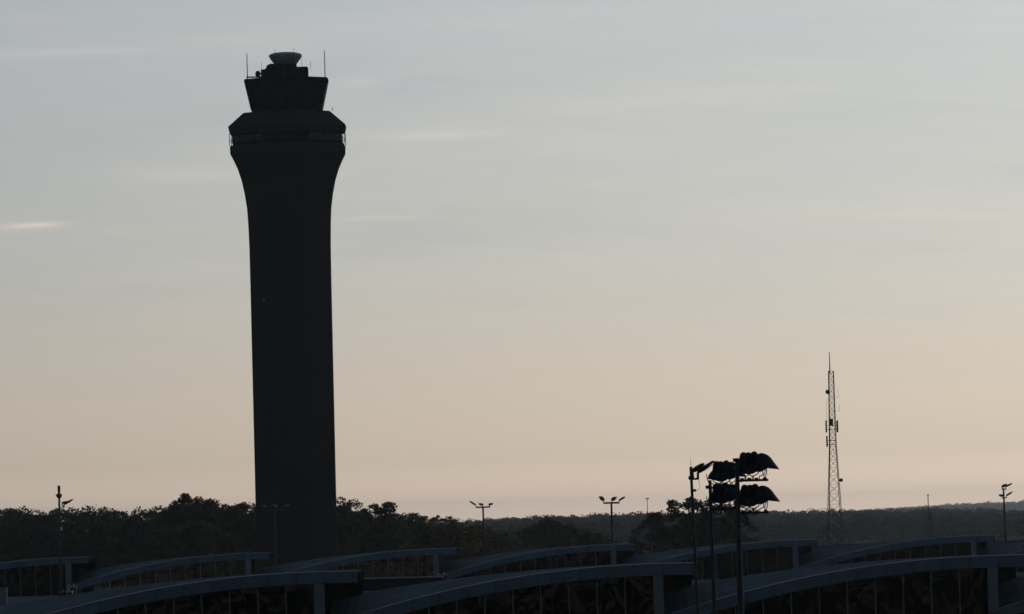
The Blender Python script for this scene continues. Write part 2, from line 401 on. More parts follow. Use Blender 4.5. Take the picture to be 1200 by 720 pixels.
tree('dark_oak', 643, 614, 545, 'oak_tree', 'dark domed oak alone before the wooded ridge', sx=1.25)
tree('oak0', 665, 621, 565, 'oak_tree', 'lower oak joined to the right side of the domed oak', sx=1.0)
tree('oak1', 628, 622, 575, 'oak_tree', 'small oak filling the left flank of the domed oak', sx=.9)
tree('brush2', 690, 628, 550, 'shrub', 'round shrub left of the right three headed lamp pole', sx=1.4)
tree('brush1', 703, 633, 545, 'shrub', 'low shrub touching the right three headed lamp pole', sx=1.1)
tree('pine0', 764, 604, 430, 'pine_tree', 'slim open pine left of the tall stadium floodlights', sx=.85)
tree('pine3', 806, 590, 450, 'pine_tree', 'broad dark pine behind the thin pole with flat lamps', sx=1.2)
tree('pine5', 832, 589, 455, 'pine_tree', 'dark pine behind the lower floodlight cluster', sx=1.2)
tree('pine2', 860, 595, 450, 'pine_tree', 'pine half hidden by the largest floodlight pole', sx=1.1)
tree('oak0', 800, 614, 470, 'broadleaf_tree', 'greenish broadleaf tree filling the gap between slim and broad pine', sx=.9)
tree('oak2', 848, 616, 470, 'broadleaf_tree', 'broadleaf tree low between the two large floodlight poles', sx=.8)
# far woods: nobody could count these crowns
def far_wood(name, rows, count, cr, leaves, lsize, hmin, hmax, seed, pxr):
    cs, rs, szs = [], [], []
    q = random.Random(seed)
    for i in range(count):
        D = q.uniform(rows[0], rows[1] * .94) if q.random() < .90 else rows[1] * q.uniform(.96, 1.0)
        px = q.uniform(*pxr); X = (px - 600) / 3000 * D; h = q.uniform(hmin, hmax); r = cr * q.uniform(.7, 1.25)
        b = terrain(X, D)
        h += (q.random() ** 2.5) * r * .75
        cs.append((X, D * KD, b + h - r * .8)); rs.append(r); szs.append(lsize * (.7 + .3 * D / rows[1]))
    V = leaf_cloud(np.array(cs), np.array(rs), leaves, np.array(szs), .85, .75)
    return quad_mesh(name, V, far_m)
tag(link_mesh('distant_wood', far_wood('distant_wood', (1200, 2330), 4800, 4.8, 66, 2.1, 9.0, 12.5, 5, (440, 1290))),
    'unbroken dark wood covering the low ridge behind the roofs', 'wood', kind='stuff')
tag(link_mesh('distant_wood', far_wood('distant_wood', (6000, 7520), 2400, 8.5, 40, 5.0, 8.0, 12.5, 6, (900, 1290))),
    'paler bluish wood on the farthest ridge at the right', 'wood', kind='stuff')

# ------------------------------------------------------------------ control tower
TD = 400.0
zt = lambda py: at(340, py, TD).z
tb = at(345.5, 640, TD); TX = at(340.3, 300, TD).x
T = thing('control_tower', 'tall octagonal airport control tower with flared top and glazed cab, nearly black against the sky', 'tower', (TX, TD * KD, 0))
m_ = TD / 3000.0
shaft = [(46.6 * m_, 0), (46.6 * m_, zt(640)), (46.8 * m_, zt(450)), (46.9 * m_, zt(330)), (47.1 * m_, zt(290)), (47.8 * m_, zt(262)), (48.7 * m_, zt(245)), (51.0 * m_, zt(228)),
         (54.2 * m_, zt(212)), (58.6 * m_, zt(198)), (62.6 * m_, zt(189)), (66.3 * m_, zt(181.5))]
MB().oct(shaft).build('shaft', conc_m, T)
# shallow construction joints on the front facets
for k in range(7):
    zz = 14 + k * 8.5
    MB().oct([(47.15 * m_, zz), (47.15 * m_, zz + .08)]).build('joint_band', conc_m, T)
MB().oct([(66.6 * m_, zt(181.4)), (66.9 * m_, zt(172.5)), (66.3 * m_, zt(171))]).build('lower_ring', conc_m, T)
MB().oct([(63.6 * m_, zt(170.9)), (63.6 * m_, zt(157.1))]).build('gallery_wall', dark_m, T)
k8 = 1 / math.cos(math.pi / 8)
for i in range(8):
    a0 = math.pi / 8 + math.pi / 4 * i; a1 = a0 + math.pi / 4
    rr = 64.1 * m_ * k8
    p0 = Vector((rr * math.cos(a0), rr * math.sin(a0), 0)); p1 = Vector((rr * math.cos(a1), rr * math.sin(a1), 0))
    n_ = ((p0 + p1) / 2).normalized(); am = (a0 + a1) / 2
    for j in range(4):
        c = p0.lerp(p1, (j + .5) / 4); c.z = (zt(168) + zt(159)) / 2
        diag = i in (4, 6)
        q = MB().box(c, (.05, (p1 - p0).length / 4 * .86, 1.05), Matrix.Rotation(am, 3, 'Z'))
        o = q.build('gallery_window', cabglass_m if not diag else pale_pane_m, T)  # paler panes on the two diagonal facets beside the front
        if diag: o['label'] = 'gallery window with a paler pane'
    rp = 67.2 * m_ * k8
    for j in range(5):
        c0 = Vector((rp * math.cos(a0), rp * math.sin(a0), 0)).lerp(Vector((rp * math.cos(a1), rp * math.sin(a1), 0)), j / 5)
        if j == 0: MB().tube((c0.x, c0.y, zt(171)), (c0.x, c0.y, zt(157)), .06, .06, 5).build('gallery_post', steel_m, T)
    # handrail
    c1 = Vector((rp * math.cos(a1), rp * math.sin(a1), 0)); c0 = Vector((rp * math.cos(a0), rp * math.sin(a0), 0))
    hr = MB()
    hr.tube((c0.x, c0.y, zt(165)), (c1.x, c1.y, zt(165)), .035, .035, 4)
    hr.build('handrail', steel_m, T)
MB().oct([(66.8 * m_, zt(157.0)), (68.4 * m_, zt(149.5)), (68.4 * m_, zt(148.8)), (51.2 * m_, zt(133.2)), (49.8 * m_, zt(132.4))]).build('collar_roof', conc_m, T)
MB().oct([(39.4 * m_, zt(134)), (40.4 * m_, zt(130.5))]).build('cab_base', dark_m, T)
MB().oct([(40.3 * m_, zt(130.5)), (47.2 * m_, zt(98))]).build('cab_core', dark_m, T)
for i in range(8):
    a0 = math.pi / 8 + math.pi / 4 * i; a1 = a0 + math.pi / 4; am = (a0 + a1) / 2
    def cp(u, ap, zz):
        r_ = ap * k8; A0 = Vector((r_ * math.cos(a0), r_ * math.sin(a0), zz)); A1 = Vector((r_ * math.cos(a1), r_ * math.sin(a1), zz)); return A0.lerp(A1, u)
    for j in range(3):
        u0, u1 = (j + .06) / 3, (j + .94) / 3
        q = MB(); vs = []
        for e in (.35, .75):
            vs += [cp(u0, (40.6 + e) * m_, zt(129)), cp(u1, (40.6 + e) * m_, zt(129)), cp(u1, (47.0 + e) * m_, zt(99)), cp(u0, (47.0 + e) * m_, zt(99))]
        q.add(vs, [(3, 2, 1, 0), (4, 5, 6, 7), (0, 1, 5, 4), (1, 2, 6, 5), (2, 3, 7, 6), (3, 0, 4, 7)])
        q.build('cab_window', cabglass_m, T)
    q = MB(); q.tube(cp(0, 40.9 * m_, zt(130.5)), cp(0, 47.9 * m_, zt(98.5)), .09, .09, 5); q.build('cab_mullion', dark_m, T)
MB().oct([(47.6 * m_, zt(98.7)), (48.9 * m_, zt(97)), (48.9 * m_, zt(93.6)), (47.8 * m_, zt(93.0))]).build('cab_roof', dark_m, T)
MB().bb(-19 * m_, 25.5 * m_, -2.2, 2.6, zt(93), zt(79.8)).build('penthouse', dark_m, T)
# dish machinery on the left of the penthouse
cz = Vector((-33 * m_, -1.0, zt(86.5)))
q = MB(); q.lathe([(.05, -.42), (.42, -.30), (.50, 0), (.42, .30), (.05, .42)], 12, Matrix.Translation(cz) @ Matrix.Rotation(R(90), 4, 'Y')); q.tube(cz, cz + Vector((1.6, .4, .1)), .16)
q.build('horn_antenna', dark_m, T)
q = MB(); q.bb(-29 * m_, -22 * m_, -2.4, .5, zt(92), zt(82)); q.bb(-24.5 * m_, -19 * m_, -1.8, 1.4, zt(92), zt(80.5)); q.lathe([(.9, 0), (.85, .35), (.5, .6), (.1, .7)], 12, Matrix.Translation((-16 * m_, -2.2, zt(80.6))))
q.bb(-26 * m_, -20 * m_, .8, 2.2, zt(92), zt(84)); q.build('roof_equipment', dark_m, T)
q = MB(); q.bb(-46 * m_, -28 * m_, -3.2, -3.1, zt(92), zt(90.4)); q.build('roof_kerb', dark_m, T)
# radar bowl
c0 = at(334.7, 75, TD).x - TX
MB().lathe([(1.75, zt(80)), (1.72, zt(75.4))], 20).build('radar_neck', dark_m, T, loc=(c0, 0, 0))
q = MB(); q.lathe([(1.72, zt(75.6)), (1.95, zt(73.2)), (2.25, zt(70.5)), (2.5, zt(67.5)), (2.62, zt(65.6)), (2.60, zt(64.6)), (2.35, zt(63.3)), (1.8, zt(62.1)), (1.0, zt(61.4)), (.05, zt(61.2))], 32)
q.build('radar_fairing', radome_m, T, loc=(c0, 0, 0), smooth=True)
for (px, y0, y1, r, dy) in [(290, 61.5, 92, .085, 0), (381, 60.5, 92, .085, 0), (323.5, 58, 80, .035, -3), (345, 58, 80, .035, -3), (306.5, 72, 82, .03, 1), (354.5, 68, 90, .03, -2), (364, 72, 80, .035, 0), (334.5, 74, 90, .05, -3.4)]:
    p = at(px, y1, TD); q = MB(); q.tube((p.x - TX, dy, zt(y1 + 1)), (p.x - TX, dy, zt(y0)), r, r * .7, 5)
    q.build('antenna_rod', steel_m, T)
q = MB(); p = at(386, 129.5, TD); q.tube((p.x - TX + .5, -1, zt(131.5)), (p.x - TX + .5, -1, zt(128)), .05); q.build('camera_post', steel_m, T)
# small lamp on shaft and entrance block at the foot
MB().box((-31 * m_, -40 * m_, zt(352)), (.25, .25, .3)).build('obstruction_light', white_m, T)
MB().bb(-12, 12, -10, 9, 0, 6).build('base_block', conc_m, T)

# ------------------------------------------------------------------ roof monitors
PW, BAYS, BW, OV = .55, 12, 1.5, 1.8
def fz(x): return -.0088 * min(x + .0, 0) ** 2            # front arc, x measured from pillar's right edge
def bz(x): return -.03 - .0047 * min(x, 0) ** 2          # rear arc
XS = [(-17.95 + k * (17.95 + OV) / 40) for k in range(41)]
def make_monitor(name, label, loc, depth, wall_drop, glass, group, seethrough):
    """origin at the crest of the front arc above the pillar's right edge"""
    r = thing(name, label, 'roof', loc, 0, group)
    q = MB(); vs = []
    for xx in XS:
        vs += [(xx, .10, fz(xx) - .05), (xx, depth, bz(xx)), (xx, depth, bz(xx) - .45), (xx, .10, fz(xx) - .56)]
    fs = []
    for k in range(len(XS) - 1):
        a, b = 4 * k, 4 * k + 4
        fs += [(a, b, b + 1, a + 1), (a + 1, b + 1, b + 2, a + 2), (a + 2, b + 2, b + 3, a + 3), (a + 3, b + 3, b, a)]
    fs += [(0, 1, 2, 3), (len(vs) - 1, len(vs) - 2, len(vs) - 3, len(vs) - 4)]
    q.add(vs, fs); q.build('roof', roof_m, r)
    MB().bb(OV + .003, OV + .06, .09, depth - .02, -.62, -.06).build('end_shade_panel', dark_m, r)  # dark sheet over the roof end, its shade put into the colour
    # fascia panels
    edges = [OV] + [OV - .27 - BW * k for k in range(0, 13)] + [-17.95]
    edges = [e for e in edges if e >= -17.95]
    for a, b in zip(edges[:-1], edges[1:]):
        if a - b < .2: continue
        q = MB(); vs = []
        xa, xb = b + .022, a - .022
        for xx in (xa, (xa + xb) / 2, xb):
            vs += [(xx, -.02, fz(xx) - .02), (xx, .08, fz(xx) - .02), (xx, .08, fz(xx) - .61), (xx, -.02, fz(xx) - .61)]
        fs = []
        for k in range(2):
            s, e = 4 * k, 4 * k + 4
            fs += [(s, e, e + 1, s + 1), (s + 1, e + 1, e + 2, s + 2), (s + 2, e + 2, e + 3, s + 3), (s + 3, e + 3, e, s)]
        fs += [(0, 1, 2, 3), (11, 10, 9, 8)]
        q.add(vs, fs); q.build('fascia_panel', fascia_m, r)
    # metal coping with rounded top
    q = MB()
    for a, b in zip(XS[:-1], XS[1:]): q.tube((a, .03, fz(a) - .005), (b, .03, fz(b) - .003), .055, .055, 8, False)
    q.build('coping', coping_m, r)
    # pillar in two panels with an open joint
    zj = -3.05
    MB().bb(-PW, 0, .02, .32, zj + .01, -.62).build('pillar_panel', pillar_m, r)
    MB().bb(-PW, 0, .02, .32, wall_drop, zj - .02).build('pillar_panel', pillar_m, r)
    MB().bb(-PW + .03, -.03, .07, .28, zj - .02, zj + .01).build('pillar_joint', dark_m, r)
    # panes and mullions
    xr = -PW - .04
    for k in range(BAYS):
        xa, xb = xr - BW * (k + 1) + .05, xr - BW * k - .0
        xa = max(xa, -17.9)
        ta, tb_ = fz(xa) - .63, fz(xb) - .63
        if tb_ < wall_drop + .15: break
        ta = max(ta, wall_drop + .02)
        q = MB(); q.add([(xa + .01, .22, wall_drop), (xb - .01, .22, wall_drop), (xb - .01, .22, tb_), (xa + .01, .22, ta), (xa + .01, .25, wall_drop), (xb - .01, .25, wall_drop), (xb - .01, .25, tb_), (xa + .01, .25, ta)],
                        [(0, 1, 2, 3), (7, 6, 5, 4), (0, 4, 5, 1), (1, 5, 6, 2), (2, 6, 7, 3), (3, 7, 4, 0)])
        q.build('pane', glass, r)
        if k > 0:
            q = MB(); q.bb(xb - .0, xb + .06, .14, .34, wall_drop, tb_ + .01); q.build('mullion', mull_m, r)
    # interior: floor, back wall and a few dark trusses seen through the tint
    if not seethrough:
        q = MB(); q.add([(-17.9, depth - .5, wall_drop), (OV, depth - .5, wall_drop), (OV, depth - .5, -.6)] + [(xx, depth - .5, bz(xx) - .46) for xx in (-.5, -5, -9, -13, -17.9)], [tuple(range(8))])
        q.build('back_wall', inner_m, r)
    q = MB()
    for k in range(4): q.tube((-1.5 - 4.2 * k, 3.0, wall_drop), (-1.5 - 4.2 * k, 3.0, fz(-1.5 - 4.2 * k) - .5), .16, .16, 6)
    for k in range(3): q.tube((-1.5 - 4.2 * k, 3.0, fz(-1.5 - 4.2 * k) - 1.1), (-1.5 - 4.2 * (k + 1), 3.0, fz(-1.5 - 4.2 * (k + 1)) - .9), .1, .1, 5)
    q.build('inner_frame', dark_m, r)
    MB().bb(-.30, -.06, .33, depth - .45, wall_drop, -.62).build('side_wall', dark_m, r)
    return r
FD, SD = 136.8, 254.5
f0 = at(777, 662, FD); s0 = at(722, 637.5, SD)
FX = {-1: at(379.5, 673, FD).x, 0: f0.x, 1: at(1169, 655, FD).x, 2: at(1563, 646, FD).x}
SX = {-3: at(83, 657, SD).x, -2: at(294, 650, SD).x, -1: at(514, 643, SD).x, 0: s0.x, 1: at(935, 633, SD).x, 2: at(1144, 630, SD).x, 3: at(1356, 625, SD).x}
GF, GS = 'arched roof monitors of the near row', 'arched roof monitors of the far row'
lab_f = {-2: 'near arched blue grey roof section cut by the left edge of the picture', -1: 'near arched roof section at the lower left with dark windows, ending before the dark gap',
         0: 'near arched roof section in the middle, its pillar beside the thin foreground pole', 1: 'near arched roof section at the lower right with the widest wavy window reflections',
         2: 'near arched roof section just entering at the right edge of the picture'}
zf = CAM_Z - 2.45
m0 = make_monitor('roof_monitor', lab_f[0], (f0.x, f0.y, zf), 11.2, -4.2, glass_m, GF, False)
for k in (-1, 1, 2):
    c = copy_tree(m0); c.location = (FX[k], f0.y, zf); c['label'] = lab_f[k]
# far row
zs = CAM_Z - 2.52
lab_s = {-3: 'far arched roof section at the left edge, behind the slim lamp pole', -2: 'far arched roof section left of the control tower with brownish windows',
         -1: 'far arched roof section below the control tower, lifting over a pale coping line', 0: 'far arched roof section in the middle behind the right three headed lamp pole',
         1: 'far arched roof section behind the floodlight poles', 2: 'far arched roof section right of the radio mast, crossing below it',
         3: 'far arched roof section entering at the right edge'}
n0 = make_monitor('roof_monitor', lab_s[0], (s0.x, s0.y, zs), 10.5, -3.7, glass_m, GS, False)
for k in (1, 2, 3):
    c = copy_tree(n0); c.location = (SX[k], s0.y, zs); c['label'] = lab_s[k]
n1 = make_monitor('roof_monitor', lab_s[-2], (SX[-2], s0.y, zs), 10.5, -3.7, clear_m, GS, True)
c = copy_tree(n1); c.location = (SX[-1], s0.y, zs); c['label'] = lab_s[-1]
c = copy_tree(n0); c.location = (SX[-3], s0.y, zs); c['label'] = lab_s[-3]
# terminal block that carries them
B = thing('terminal_building', 'low terminal block with flat roof deck carrying the arched roofs', 'building', (0, f0.y, 0))
dz = CAM_Z - 6.22
MB().bb(-62, 66, .6, (285 - FD) * KD, dz - .5, dz).build('roof_deck', deck_m, B)
MB().bb(-61.7, 65.7, .9, (285 - FD) * KD - .3, 0, dz - .5).build('wall', wall_m, B)
MB().bb(-62, 66, -.1, .59, dz - 1.2, zf - 4.2 - .005).build('window_sill', pillar_m, B)
MB().bb(-62, 66, .2, .58, 0, dz - 1.2).build('front_wall', wall_m, B)
# raised kerb with pale coping in front of the far row
pa, pb = at(400, 679.5, 243), at(519, 676.5, 243)
K_ = thing('parapet_wall', 'short dark parapet with pale coping in front of the far roofs below the tower', 'wall', ((pa.x + pb.x) / 2, pa.y, dz))
w2 = (pb.x - pa.x) / 2
MB().bb(-w2 - 3, w2, 0, .35, 0, pa.z - dz).build('wall', wall_m, K_)
MB().bb(-w2 - 3, w2 + .1, -.06, .41, pa.z - dz + .003, pa.z - dz + .11).build('coping', white_m, K_)
# rooftop bits near pillars
def roof_unit(px, py, D, w, label):
    p = at(px, py, D); r = thing('rooftop_unit', label, 'vent', (p.x, p.y, dz), 0)
    h = max(.3, p.z - dz)
    MB().bb(-w / 2, w / 2, 0, .7, 0, h).build('casing', steel_m, r)
    MB().bb(-w / 2 - .05, w / 2 + .05, -.05, .75, h + .003, h + .09).build('lid', white_m, r)
    q = MB(); q.tube((w * .2, .3, h + .09), (w * .2, .3, h + .35), .09); q.tube((-w * .3, .3, h + .09), (-w * .3, .3, h + .22), .13); q.build('pipe', white_m, r)
roof_unit(77, 694.5, 215, 1.1, 'small pale rooftop unit at the foot of the slim lamp pole')
roof_unit(84, 688.5, 250, .9, 'tiny pale rooftop unit beside the far left pillar')
roof_unit(518, 674.5, 245, 1.0, 'small pale rooftop unit beside the far pillar right of the parapet')
p = at(2, 690, 225); r = thing('rooftop_unit', 'grey box shaped rooftop unit at the left edge before the far windows', 'vent', (p.x - .8, p.y, dz))
MB().bb(-1.2, 1.2, 0, 1.5, 0, p.z - dz).build('casing', pillar_m, r); MB().bb(-1.25, 1.25, -.05, 1.55, p.z - dz + .003, p.z - dz + .08).build('lid', steel_m, r)
roof_unit(782, 715.5, 152, .8, 'pale rooftop unit at the foot of the middle near pillar')
roof_unit(1176, 711.5, 152, .8, 'pale rooftop unit at the foot of the right near pillar')
# flat-roofed hall behind, at the right
ha, hb = at(929, 641.5, 300), at(1300, 632, 300)
H = thing('concourse_hall', 'long low flat roofed hall behind the arched roofs at the right', 'building', (ha.x, ha.y, 0))
hw = hb.x - ha.x; hz = CAM_Z - 3.62
MB().bb(0, hw, 0, 26, hz - .5, hz).build('roof', roof_m, H)
MB().bb(.4, hw - .4, .5, 25.5, 0, hz - .5).build('wall', pillar_m, H)
for k in range(int(hw / 3)): MB().bb(k * 3 + .02, k * 3 + 2.98, -.08, -.002, hz - .62, hz + .05).build('fascia_panel', fascia_m, H)

# ------------------------------------------------------------------ lamps
def flat_head(parent, c, d, length=.75, width=.45, name='lamp_head', reach=.28):
    """flat area-light head: c = knuckle point, d = direction it extends, thin slab with lens below"""
    d = Vector(d).normalized(); q = d.to_track_quat('X', 'Z').to_matrix()
    b = MB()
    prof = [(0, .09, .10), (.15, .8, .16), (.55, 1.0, .13), (.95, .95, .07), (1.0, .75, .04)]
    b.rings([[q @ Vector((t * length, s * width / 2 * w, u * h)) + Vector(c) for s, u in ((-1, -.5), (-1, .5), (1, .5), (1, -.5))] for t, w, h in prof])
    o = b.build(name, head_m, parent)
    e = MB(); e.box(Vector(c) + q @ Vector((length * .58, 0, -.085)), (length * .6, width * .8, .02), q); e.build('lens', lens_m, o)
    k = MB(); k.tube(Vector(c) - Vector((0, 0, reach)), c, .045, .045, 6); k.build('bracket', steel_m, parent)
    return o
def lamp_pole(px, y_top, D, base_z, r0, r1, label, group, name='lamp_pole', lean_px=0.0, y_ref=None):
    top = at(px, y_top, D)
    h = top.z - base_z
    t = thing(name, label, 'lamp post', (top.x + lean_px * h, top.y, base_z), 0, group); t.rotation_euler = (0, -lean_px, 0)
    q = MB(); q.tube((0, 0, .0), (0, 0, h), r0, r1, 10); q.build('pole', steel_m, t)
    MB().lathe([(r0 * 2.4, 0), (r0 * 2.4, .06), (r0 * 1.3, .08), (r0 * 1.2, .25)], 10).build('base_plate', steel_m, t)
    return t, h
GT = 'three headed lamp poles behind the roofs'
def three_head(px, ybar, D, label, dirs, base_z, half=.95):
    t, h = lamp_pole(px, ybar - 1, D, base_z, .14, .10, label, GT)
    z = h - .05; s = D / 254.0
    q = MB(); q.bb(-half, half, -.07, .07, z - .09, z + .09); q.build('crossarm', steel_m, t)
    for xx, d, ln in dirs:
        flat_head(t, (xx, 0, z + .24), d, ln, .48, reach=.2)
    return t
pole_h = 3.1
three_head(566, 595, 300, 'lamp pole with three heads on a crossarm, left heads tilted away over the ridge', [(-.82, (-.85, .2, .6), .88), (-.08, (-.5, .8, .35), .6), (.78, (.4, .8, .3), .6)], 0, .85)
three_head(716.5, 590, 262, 'lamp pole with three heads on a crossarm standing against the middle far roof', [(-.80, (-.4, .5, .6), .66), (.08, (.45, .6, .5), .66), (.80, (.85, .2, .55), .70)], dz, .82)
three_head(322, 598, 262, 'lamp pole with crossarm standing before the dark tower shaft', [(-.9, (-.6, .7, .3), .8), (-.1, (.1, .9, .35), .8), (.9, (.7, .6, .3), .8)], dz, .95)
# slim pole at left with stacked heads
t, h = lamp_pole(69, 570, 215, dz, .12, .08, 'slim lamp pole with stacked heads and bright edged flat lamp at the left', 'slim poles with stacked lamps')
u = 215 / 3000.
MB().tube((0, 0, h - 7 * u), (0, 0, h + .05), .115, .115, 8).build('antenna_can', head_m, t)
q = MB(); q.rings([[(-.12, -.2, h - 14 * u), (.0, -.2, h - 14.6 * u), (.12, .2, h - 14 * u), (0, .2, h - 13.4 * u)], [(-.28, -.2, h - 10.6 * u), (0, -.25, h - 11.4 * u), (.26, .25, h - 10.6 * u), (0, .25, h - 9.6 * u)], [(-.05, -.1, h - 7.6 * u), (0, -.1, h - 7.6 * u), (.06, .1, h - 7.6 * u), (0, .1, h - 7.6 * u)]])
q.build('lamp_head', head_m, t)
flat_head(t, (.25, 0, h - 20 * u), (.7, .65, .22), .72, .5); flat_head(t, (.40, .1, h - 21.5 * u), (.86, .2, .52), .85, .5)
q = MB(); q.path([(.03, 0, h - 25 * u), (.28, 0, h - 26 * u), (.40, 0, h - 21.5 * u)], .045); q.build('side_arm', steel_m, t)
MB().box((.13, -.1, h - 50 * u), (.22, .12, .3)).build('junction_box', white_m, t)
MB().bb(.22, .34, -.05, .05, 0, h - 102 * u).build('cable_duct', dark_m, t)
# right slim pole
t, h = lamp_pole(1176, 572, 275, dz - 0, .12, .09, 'slim lamp pole with stacked tilted heads at the right edge', 'slim poles with stacked lamps', 'lamp_pole', .012)
u = 275 / 3000.
for zz in (1.5, 11.5):
    MB().bb(-.22, .34, -.06, .06, h - (zz + .5) * u, h - (zz - .5) * u).build('crossarm', steel_m, t)
flat_head(t, (-.15, 0, h + 1 * u), (.7, .5, .5), .62, .5); flat_head(t, (.22, 0, h + 1.2 * u), (.86, .15, .45), .80, .45)
flat_head(t, (-.2, 0, h - 9.5 * u), (-.15, .9, .35), .5, .5); flat_head(t, (.25, 0, h - 9.2 * u), (.85, .15, .5), .80, .40)

def stadium_flood(parent, c, yaw, tilt=-28, s=1.0, piv=.8, bowl=False):
    """deep bowl floodlight with hood. c = pivot on the bar, yaw 0 = aims along +Y (away), 90 = to the right (+X)"""
    M = Matrix.Translation(c) @ Matrix.Rotation(R(-yaw), 4, 'Z') @ Matrix.Translation((0, 0, piv)) @ Matrix.Rotation(R(tilt), 4, 'X') @ Matrix.Rotation(R(-90), 4, 'X') @ Matrix.Scale(s, 4)
    # local z now = aim axis
    b = MB()
    if bowl: b.lathe([(.06, -.50), (.14, -.47), (.24, -.38), (.32, -.26), (.37, -.10), (.385, .05), (.385, .18)], 18, M)
    else: b.lathe([(.05, -.64), (.11, -.615), (.155, -.54), (.165, -.44), (.165, -.14), (.19, -.11), (.25, -.02), (.30, .08), (.32, .18)], 18, M)
    o = b.build('floodlight', head_m, parent, smooth=False)
    v = MB(); n = 15; vs = []
    for i in range(n):                                        # hood: partial cone, long at the top
        a = math.pi * (-.02 + 1.04 * i / (n - 1)); up = math.sin(a)
        l = .04 + (.34 if bowl else .26) * max(0, up); k_ = 1.22 if bowl else 1.0
        ca, sa = math.cos(a), -math.sin(a)
        for rr, zz in ((.315, .13), (.345, .16 + l), (.33, .16 + l), (.30, .13)):
            vs.append(M @ Vector((rr * k_ * ca, rr * k_ * sa, zz)))
    fs = []
    for i in range(n - 1):
        a, b2 = 4 * i, 4 * i + 4
        fs += [(a, b2, b2 + 1, a + 1), (a + 1, b2 + 1, b2 + 2, a + 2), (a + 2, b2 + 2, b2 + 3, a + 3), (a + 3, b2 + 3, b2, a)]
    fs += [(0, 1, 2, 3), (len(vs) - 1, len(vs) - 2, len(vs) - 3, len(vs) - 4)]
    v.add(vs, fs); v.build('visor', head_m, o)
    e = MB(); e.lathe([(.305, .183), (.305, .195), (.02, .215)], 18, M); e.build('lens', lens_m, o)
    y = MB(); Y0 = Matrix.Translation(c) @ Matrix.Rotation(R(-yaw), 4, 'Z') @ Matrix.Scale(s, 4)
    for sgn in (-1, 1): y.path([Y0 @ Vector((sgn * .13, 0, .0)), Y0 @ Vector((sgn * .13, 0, .16)), Y0 @ Vector((sgn * .36, 0, .26)), Y0 @ Vector((sgn * .43, 0, .50)), Y0 @ Vector((sgn * .43, 0, piv / s))], .022 * s, 5)
    y.box(Y0 @ Vector((0, 0, .05)), (.16 * s, .16 * s, .12 * s)); y.build('yoke', head_m, o)
    return o
GB = 'tall floodlight poles in the foreground'
# large pole
D = 86.0; t, h = lamp_pole(863.5, 540, D, 0, .28, .062, 'thickest foreground pole carrying two tiers of hooded floodlights against the sky', GB, 'floodlight_pole')
u = D / 3000.
def tier(t, h, y_top, ybar, xs, u, s, arm=True):
    zb = h - (ybar - y_top) * u
    q = MB(); q.tube((xs[0][0] * u - .1, xs[0][2], zb), (xs[-1][0] * u + .1, xs[-1][2], zb), .045, .045, 6); q.tube((0, 0, zb - .02), (xs[0][0] * u, xs[0][2], zb), .05, .05, 6); q.build('crossarm', steel_m, t)
    for k, (dx, yaw, dy, tl) in enumerate(xs):
        last = k == 3
        stadium_flood(t, Vector((dx * u, dy, zb)), yaw, tl, s * (.98 if last else (.98, 1.02, .96)[k]), (.54 if last else (.49, .46, .52)[k]), last)
tier(t, h, 540, 563.5, [(6, -20, .35, -62), (14, 5, .1, -62), (22.5, 20, .0, -60), (32, 80, -.2, -58)], u, .80)
tier(t, h, 540, 601.5, [(6, -25, .35, -62), (14, -5, .15, -62), (22, 15, .0, -60), (32, 80, -.2, -58)], u, .80)
q = MB(); q.box((-.03, 0, h + .02), (.2, .2, .12)); q.build('pole_cap', head_m, t)
MB().path([(.1, -.05, h - 62 * u), (.28, -.1, h - 66 * u), (.30, -.1, h - 74 * u), (.08, -.08, h - 78 * u)], .014, 5).build('cable_loop', dark_m, t)
# middle pole
D = 93.0; t, h = lamp_pole(832.0, 563, D, 0, .17, .058, 'foreground pole with two tiers of hooded floodlights left of the thickest pole', GB, 'floodlight_pole', .010)
u = D / 3000.
tier(t, h, 563, 571.5, [(7, -15, .3, -62), (13.5, 5, .1, -62), (20.5, 10, .0, -60), (27.5, 60, -.2, -58)], u, .80)
tier(t, h, 563, 597.5, [(6, -15, .3, -62), (13.5, 5, .1, -62), (20, 20, .0, -60), (26, 60, -.2, -58)], u, .80)
MB().box((-.1, -.05, h - 8 * u), (.14, .1, .12)).build('junction_box', head_m, t)
# thin pole with flat lamps
D = 100.0; t, h = lamp_pole(809.5, 547, D, 0, .075, .055, 'thin foreground pole with two flat lamps reaching right', GB, 'lamp_pole', .024)
u = D / 3000.
MB().tube((0, 0, h), (0, 0, h + 10 * u), .008, .006, 4).build('antenna_rod', steel_m, t)
MB().box((0, 0, h - 13 * u), (.22, .22, .14)).build('clamp', head_m, t)
flat_head(t, (.06, .0, h - 5.5 * u), (.80, .3, .52), .55, .3)
flat_head(t, (.26, -.05, h - 7 * u), (.84, .1, .54), .78, .34)
MB().path([(0, 0, h - 14.5 * u), (.24, 0, h - 14.5 * u), (.28, -.05, h - 7 * u)], .045).build('side_arm', head_m, t)
MB().path([(.25, -.05, h - 14 * u), (.32, -.05, h - 20 * u), (.31, -.05, h - 25 * u), (.24, -.05, h - 28 * u), (.08, -.04, h - 28 * u)], .007, 4).build('cable_loop', dark_m, t)
MB().box((.10, -.03, h - 28 * u), (.12, .1, .1)).build('junction_box', head_m, t)

